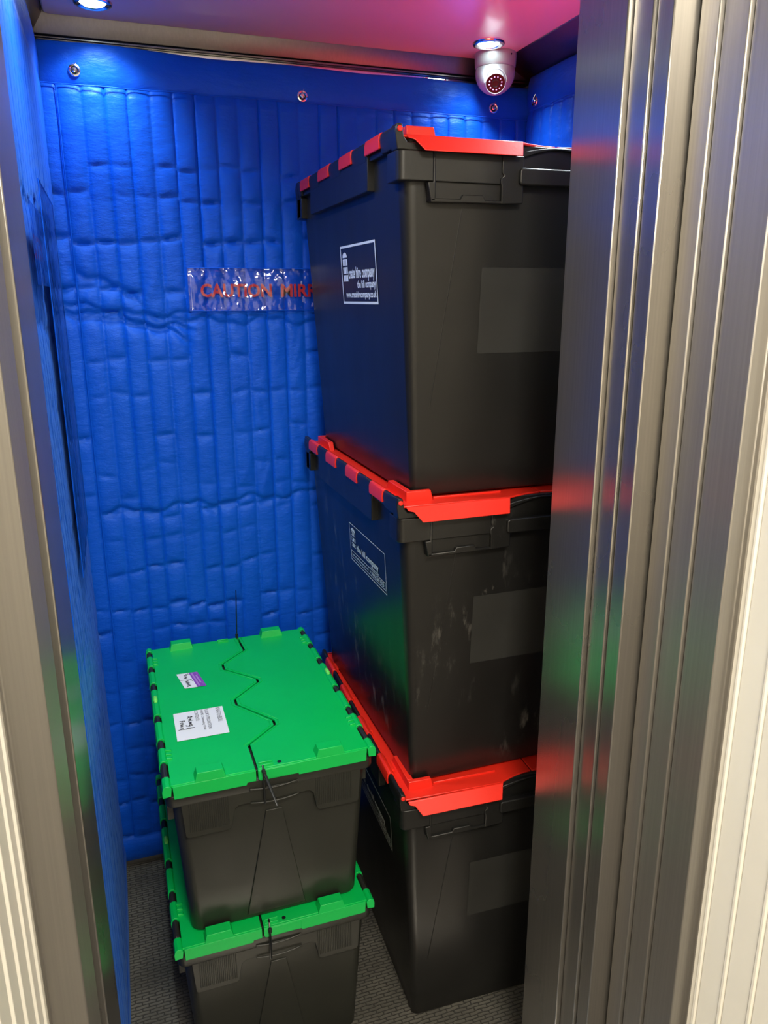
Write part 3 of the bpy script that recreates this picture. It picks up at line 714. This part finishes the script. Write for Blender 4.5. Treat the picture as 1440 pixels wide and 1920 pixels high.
# ------------------------------------------------------------------ green-lidded crates
GW, GL, GH = 0.405, 0.606, 0.372
def gins(z): return 0.006+(0.024-0.006)*max(0.0, min(1.0, (GH-0.06-z)/(GH-0.06)))
def green_crate(name, label, loc, rz, labels, group):
    W, L, H = GW, GL, GH
    t = thing(name, label, 'storage crate', loc, rz, group)
    bm_ = M['black_green']
    b = MB(); loops = []
    for z, e in ((0.0, 0.010), (0.003, 0.004), (0.010, 0.0), (0.1, 0), (0.2, 0), (H-0.06, 0), (H-0.012, 0)):
        i = gins(z)+0.006+e; loops.append(rrect(i, W-i, i, L-i, max(0.010, 0.022-e), z, 7))
    b.loft(loops)
    # rim band all round
    def band(z0, z1, o, r): b.loft([rrect(o, W-o, o, L-o, r, z0, 7), rrect(o-0.0015 if o > 0.002 else o, W-o, o, L-o, r, z1, 7)])
    b.loft([rrect(0.003, W-0.003, 0.003, L-0.003, 0.014, H-0.052, 7), rrect(0.0, W-0.0, 0.0, L-0.0, 0.015, H-0.046, 7), rrect(0.0, W, 0.0, L, 0.015, H-0.027, 7), rrect(0.004, W-0.004, 0.004, L-0.004, 0.014, H-0.024, 7)])
    # stepped apron with two deep blocks on each short end
    ap = [(0.026, H-0.046), (0.031, H-0.118), (0.035, H-0.123), (0.112, H-0.123), (0.118, H-0.118), (0.125, H-0.080), (0.133, H-0.074)]
    ap = ap+[(W-x, z) for x, z in ap[::-1]]
    apron = MB().prism(ap, 0.002, 0.022, axis='y')
    # vertical fine ribs on the two blocks
    for c0 in (0.040, 0.285):
        for k in range(20): apron.box(c0+k*0.0038, c0+k*0.0038+0.0017, 0.0012, 0.004, H-0.112, H-0.036)
    apron.prism([(0.155, H-0.0475), (0.25, H-0.0475), (0.25, H-0.0435), (0.155, H-0.0435)], -0.0025, 0.004, axis='y')
    for zc in (H-0.046, H-0.0765):
        apron.tube([(0.155+0.095*k/10, -0.0005-0.0028*math.sin(PI*k/10), zc+0.0035*(2*k/10-1)**2) for k in range(11)], 0.0017, 8)
    b.join(two_y(apron, L))
    # long side aprons
    sp = [(0.04, H-0.046), (0.045, H-0.105), (0.16, H-0.105), (0.17, H-0.07), (L-0.17, H-0.07), (L-0.16, H-0.105), (L-0.045, H-0.105), (L-0.04, H-0.046)]
    b.join(two_x(MB().prism(sp, 0.002, 0.020, axis='x'), W))
    # black hinge barrels
    blacks = [(0.030, 0.078), (0.130, 0.162), (0.235, 0.264), (0.382, 0.414), (0.474, 0.504), (0.560, 0.590)]
    bar = MB()
    for a, c in blacks:
        pr = [(-0.0015, H-0.028), (-0.0035, H-0.012), (-0.002, H-0.003), (0.002, H+0.0005), (0.0075, H-0.001), (0.0105, H-0.006), (0.0105, H-0.028)]
        bar.prism(pr, a+0.001, c-0.001, axis='y')
        bar.tube([(0.0035, a, H-0.0045), (0.0035, c, H-0.0045)], 0.0048, 10)
    b.join(two_x(bar, W))
    b.build('crate_body', bm_, t, bevel=0.0012)
    # A shaped raised panel on the short ends
    def fp(x, z, o=0.0022): return (x, gins(z)+0.006-o, z)
    tr = MB(); q = [(0.186, H-0.106), (0.219, H-0.106), (0.262, 0.016), (0.140, 0.016)]
    tr.add([fp(x, z, 0.0030) for x, z in q]+[fp(x, z, -0.004) for x, z in q], [(0, 1, 2, 3), (4, 7, 6, 5), (0, 4, 5, 1), (1, 5, 6, 2), (2, 6, 7, 3), (3, 7, 4, 0)])
    tr.build('moulded_panel', bm_, t, bevel=0.0015); mirror_y(tr, L).build('moulded_panel', bm_, t, bevel=0.0015)
    # ---- lid leaves
    zx = [0.1705, 0.1705, 0.2355, 0.2360, 0.1725, 0.1725, 0.2365, 0.2365, 0.1705, 0.1705, 0.2340, 0.2290]
    zy = [0.0, 0.088, 0.146, 0.166, 0.256, 0.282, 0.345, 0.362, 0.435, 0.465, 0.525, L]
    for side in (0, 1):
        ld = MB(); top = H-0.0015; g = 0.0026
        def blend(s): return [(x+s*g, y) for x, y in zip(zx, zy)]
        zl = blend(-1 if side == 0 else 1)
        # arrow-like chamfer: outline with the raised stack blocks left out
        xo = 0.0115 if side == 0 else W-0.0115
        poly = [(xo, 0.0)]+[(x, max(0.0, min(L, y))) for x, y in zl]+[(xo, L)]
        ld.prism(poly, top-0.0045, top)
        # low border line parallel to the zigzag
        s_ = -1 if side == 0 else 1
        for (xa, ya), (xb, yb) in zip(zl[1:-1], zl[2:]):
            ld.tube([(xa+s_*0.0065, ya, top+0.0001), (xb+s_*0.0065, yb, top+0.0001)], 0.0013, 6)
        acc = MB()
        if side == 0: fl = [(0.014, H-0.003), (0.0155, H-0.030), (0.150, H-0.0305), (0.151, H-0.0255), (0.1685, H-0.0255), (0.1685, H-0.003)]
        else: fl = [(0.1725, H-0.003), (0.1725, H-0.0225), (0.176, H-0.0265), (0.251, H-0.0265), (0.2515, H-0.0300), (W-0.0155, H-0.030), (W-0.014, H-0.003)]
        acc.prism(fl, -0.0035, 0.0035, axis='y')
        if side == 1: acc.prism([(0.1725, H-0.004), (0.1725, H-0.022), (0.25, H-0.0255), (0.25, H-0.004)], -0.0048, -0.003, axis='y')
        c0 = 0.0615 if side == 0 else 0.2945
        # raised stacking block: sloped ends, open to the inside
        vs = []
        for z, e in ((H-0.006, 0.0), (H+0.0150, 0.006)):
            vs += [(c0-0.008+e, -0.0034+e*0.2, z), (c0+0.052-e, -0.0034+e*0.2, z), (c0+0.052-e, 0.0265-e*0.8, z), (c0-0.008+e, 0.0265-e*0.8, z)]
        acc.add(vs, [(0, 3, 2, 1), (4, 5, 6, 7), (0, 1, 5, 4), (1, 2, 6, 5), (2, 3, 7, 6), (3, 0, 4, 7)])
        # low raised step leading to the block
        acc2 = MB()
        acc = two_y(acc, L)
        # lock tab beside the zigzag mouth
        if side == 1:
            for yb, s2 in ((0.0, 1), (L, -1)):
                for q in (0.004, 0.0135):
                    acc.box(0.176, 0.204, min(yb+s2*q, yb+s2*(q+0.0028)), max(yb+s2*q, yb+s2*(q+0.0028)), H-0.003, H+0.0022)
        # green knuckles
        gs = []; y = -0.006
        for a, c in blacks: gs.append((y, a)); y = c
        gs.append((y, L+0.004))
        kn = MB()
        for a, c in gs:
            pr = [(-0.0045, H-0.021), (-0.0052, H-0.009), (-0.003, H-0.0005), (0.002, H+0.0026), (0.0085, H+0.0018), (0.0125, H-0.003), (0.016, H-0.004), (0.016, H-0.008), (0.006, H-0.010), (-0.001, H-0.021)]
            if a < 0: pr = [(x, z-0.0015) for x, z in pr[:6]]+[(0.0105, H-0.021)]
            kn.prism(pr, a+0.0012, c-0.0012, axis='y')
        for a, c in ((0.083, 0.128), (0.509, 0.555)):
            for k in range(3): kn.prism([(0.009, H-0.004), (0.023, H-0.004), (0.021, H+0.001), (0.010, H+0.0028)], a+0.004+k*0.015, a+0.011+k*0.015, axis='y')
        if side == 1: kn = mirror_x(kn, W)
        acc.join(kn); ld.join(acc)
        lf = ld.build('lid_flap', M['green'], t, bevel=0.0012)
        px = 0.004 if side == 0 else W-0.004
        plug = MB().tube([(px, 0.318, H+0.001), (px, 0.324, H+0.0032), (px, 0.340, H+0.0034), (px, 0.346, H+0.001)], [0.003, 0.0048, 0.0048, 0.003], 12).build('hinge_plug', M['lime'], lf)
        if side == 1:
            MB().lathe([(0.0, 0.0), (0.0042, 0.0), (0.0042, 0.0006), (0.0, 0.0006)], (0.2165, 0.010, H-0.0014), 18).build('tie_hole', M['tie'], lf)
    # ---- paper labels on the left leaf
    if labels:
        zt = H-0.0003
        lb = Flat().rect(0, 0, 0.113, 0.105)
        # paper frame: u along -Y (reading direction), v along +X (up of the lettering)
        th = math.radians(-1.0)
        def pm(dz): return lambda u, v: (0.0365+v*math.cos(th)+u*math.sin(th)*0.3, 0.259-u, zt+dz)
        pr_ = MB(); 
        lbl = Flat().rect(0, 0, 0.113, 0.105).place(pm(0)).build('paper_label', M['paper'], t)
        pr_ = Flat()
        pr_.text('KNATCHBULL', 0.004, 0.089, 0.061, 0.0095)
        pr_.text('FLOOR 2: PRODUCTION', 0.002, 0.066, 0.083, 0.0072)
        pr_.text('NAME: Channeling Chair', 0.002, 0.055, 0.085, 0.0072)
        pr_.text('CONTENTS:', 0.002, 0.044, 0.044, 0.0072)
        pr_.place(pm(0.0004)).build('printed_text', M['ink'], lbl)
        hw = Flat(); t_ = 0.0016
        def scrib(u, v, pts, s=1.0): hw.stroke([(u+a*s, v+b*s) for a, b in pts], t_)
        scrib(0.020, 0.028, [(0.004, 0.009), (0.001, 0.006), (0.002, 0.002), (0.005, 0.001), (0.007, 0.005), (0.006, 0.009), (0.003, 0.010), (0.008, 0.001), (0.010, -0.001)])
        scrib(0.032, 0.028, [(0, 0.004), (0.002, 0.007), (0.003, 0.001), (0.005, 0.006), (0.006, 0.001)])
        scrib(0.040, 0.028, [(0, 0.010), (0.001, 0.001), (0.004, 0.002)]); scrib(0.046, 0.028, [(0, 0.007), (0.001, 0.001), (0.003, 0.006), (0.005, 0.001), (0.006, 0.006), (0.008, 0.001)])
        scrib(0.056, 0.028, [(0.003, 0.007), (0, 0.005), (0.001, 0.001), (0.004, 0.002), (0.004, 0.007), (0.004, -0.005), (0.001, -0.006), (0.008, 0.002)])
        scrib(0.068, 0.023, [(0, 0.0), (0.002, 0.016)]); scrib(0.0705, 0.024, [(0, 0.012), (0.001, -0.004)])
        scrib(0.036, 0.011, [(0, 0.0), (0.001, 0.010), (0.004, 0.009), (0.004, 0.006), (0.001, 0.005)]); scrib(0.043, 0.011, [(0.003, 0.006), (0, 0.004), (0.002, 0.0), (0.004, 0.001), (0.005, 0.006)])
        scrib(0.050, 0.010, [(0, 0.007), (0.002, 0.001), (0.004, 0.006), (0.006, 0.001), (0.008, 0.006), (0.010, 0.001)]); scrib(0.063, 0.010, [(0, 0.004), (0.003, 0.006), (0.004, 0.0), (0.006, 0.001)])
        scrib(0.071, 0.006, [(0, 0.0), (0.001, 0.017)])
        hw.place(pm(0.0005)).build('handwriting', M['pen'], lbl)
        # purple and white sticker
        def ps(dz):
            A = Vector((0.0585, 0.4445)); E = Vector((0.049, -0.0015)); F = Vector((0.013, -0.078))
            def fn(u, v): p = A+E*v+F*u; return (p.x, p.y, zt+dz)
            return fn
        stk = Flat().rect(0, 0, 1, 0.58).place(ps(0)).build('name_sticker', M['paper'], t)
        Flat().rect(0, 0.58, 1, 1.0).place(ps(0.0)).build('purple_half', M['purple'], stk)
        f2 = Flat(); f2.rect(0.04, 0.66, 0.94, 0.74); f2.rect(0.22, 0.80, 0.75, 0.88); f2.text('CREW', 0.02, 0.88, 0.22, 0.07); f2.text('2014', 0.72, 0.89, 0.2, 0.06)
        f2.place(ps(0.0004)).build('pale_print', M['lilac'], stk)
        f3 = Flat(); tt = 0.028
        for base, pts in (((0.08, 0.20), [(0, 0.2), (0.04, 0.28), (0.08, 0.22), (0.03, 0.12), (0.1, 0.1), (0.13, 0.2)]), ((0.26, 0.16), [(0, 0.1), (0.05, 0.22), (0.08, 0.08), (0.12, 0.2)]),
                          ((0.44, 0.02), [(0, 0), (0.06, 0.46)]), ((0.52, 0.14), [(0, 0.22), (0.06, 0.05), (0.09, 0.2), (0.13, 0.06), (0.17, 0.2), (0.21, 0.05), (0.25, 0.2), (0.29, 0.06), (0.33, 0.2), (0.40, 0.0)]),
                          ((0.06, 0.5), [(0, 0), (0.05, 0.04)]), ((0.46, 0.5), [(0, 0), (0.12, 0.02)])):
            f3.stroke([(base[0]+a, base[1]+b_) for a, b_ in pts], tt)
        f3.place(ps(0.0005)).build('handwriting', M['pen'], stk)
    for ch in t.children: ch.location = (-W/2, -L/2, 0)
    return t
GG = 'green-lidded crates stacked on the left'
crate_at(green_crate, 0.0185, 1.296, 0.0, 0.0, GW, GL, 'lidded_crate', 'charcoal crate with green lid on the lift floor, underneath the labelled one', False, GG)
crate_at(green_crate, 0.0235, 1.293, 0.0, 0.370, GW, GL, 'lidded_crate', 'charcoal crate with green zigzag lid bearing a white label and a purple sticker', True, GG)

# ------------------------------------------------------------------ cable ties
def tie(name, label, strap, tail, head, hd=(0, 0, 1)):
    t = thing(name, label, 'cable tie', head, 0, 'black cable ties on the green-lidded crates')
    h = Vector(head)
    MB().tube([Vector(p)-h for p in strap], 0.0018, 8, flat=0.6).build('strap', M['tie'], t)
    MB().tube([Vector(p)-h for p in tail], [0.0030]*(len(tail)-1)+[0.0020], 8, flat=0.6).build('tail', M['tie'], t)
    d = (Vector(tail[1])-Vector(tail[0])).normalized()
    MB().tube([Vector(tail[0])-h-d*0.004, Vector(tail[0])-h+d*0.005], 0.0042, 6).build('locking_head', M['tie'], t, bevel=0.0005)
zt = 0.742; gx, gy = 0.0235, 1.293
tie('cable_tie', 'black cable tie with slanting tail at the front of the upper green lid',
    [(gx+0.183, gy+0.004, zt+0.001), (gx+0.182, gy-0.006, zt-0.004), (gx+0.1815, gy-0.010, zt-0.04), (gx+0.182, gy-0.0065, zt-0.076), (gx+0.183, gy+0.001, zt-0.082)],
    [(gx+0.1825, gy-0.009, zt-0.004), (gx+0.188, gy-0.034, zt-0.020), (gx+0.196, gy-0.062, zt-0.046)], (gx+0.1825, gy-0.009, zt-0.004))
zt = 0.372; gx, gy = 0.0185, 1.296
tie('cable_tie', 'black cable tie strapped down the front of the lower green-lidded crate',
    [(gx+0.186, gy+0.016, zt+0.001), (gx+0.185, gy+0.002, zt+0.003), (gx+0.184, gy-0.0065, zt-0.006), (gx+0.183, gy-0.009, zt-0.04), (gx+0.1825, gy-0.0075, zt-0.078), (gx+0.183, gy+0.001, zt-0.086)],
    [(gx+0.184, gy-0.0085, zt-0.006), (gx+0.1845, gy-0.0105, zt-0.04), (gx+0.184, gy-0.010, zt-0.074)], (gx+0.184, gy-0.008, zt-0.006))
zt = 0.742
tie('cable_tie', 'black cable tie standing upright at the back of the upper green lid',
    [(0.252, 1.890, zt+0.001), (0.2515, 1.903, zt-0.002), (0.251, 1.9045, zt-0.03), (0.251, 1.902, zt-0.06)],
    [(0.2515, 1.898, zt+0.004), (0.2535, 1.899, zt+0.06), (0.2565, 1.900, zt+0.132)], (0.2515, 1.898, zt+0.004))
bpy.context.view_layer.update()
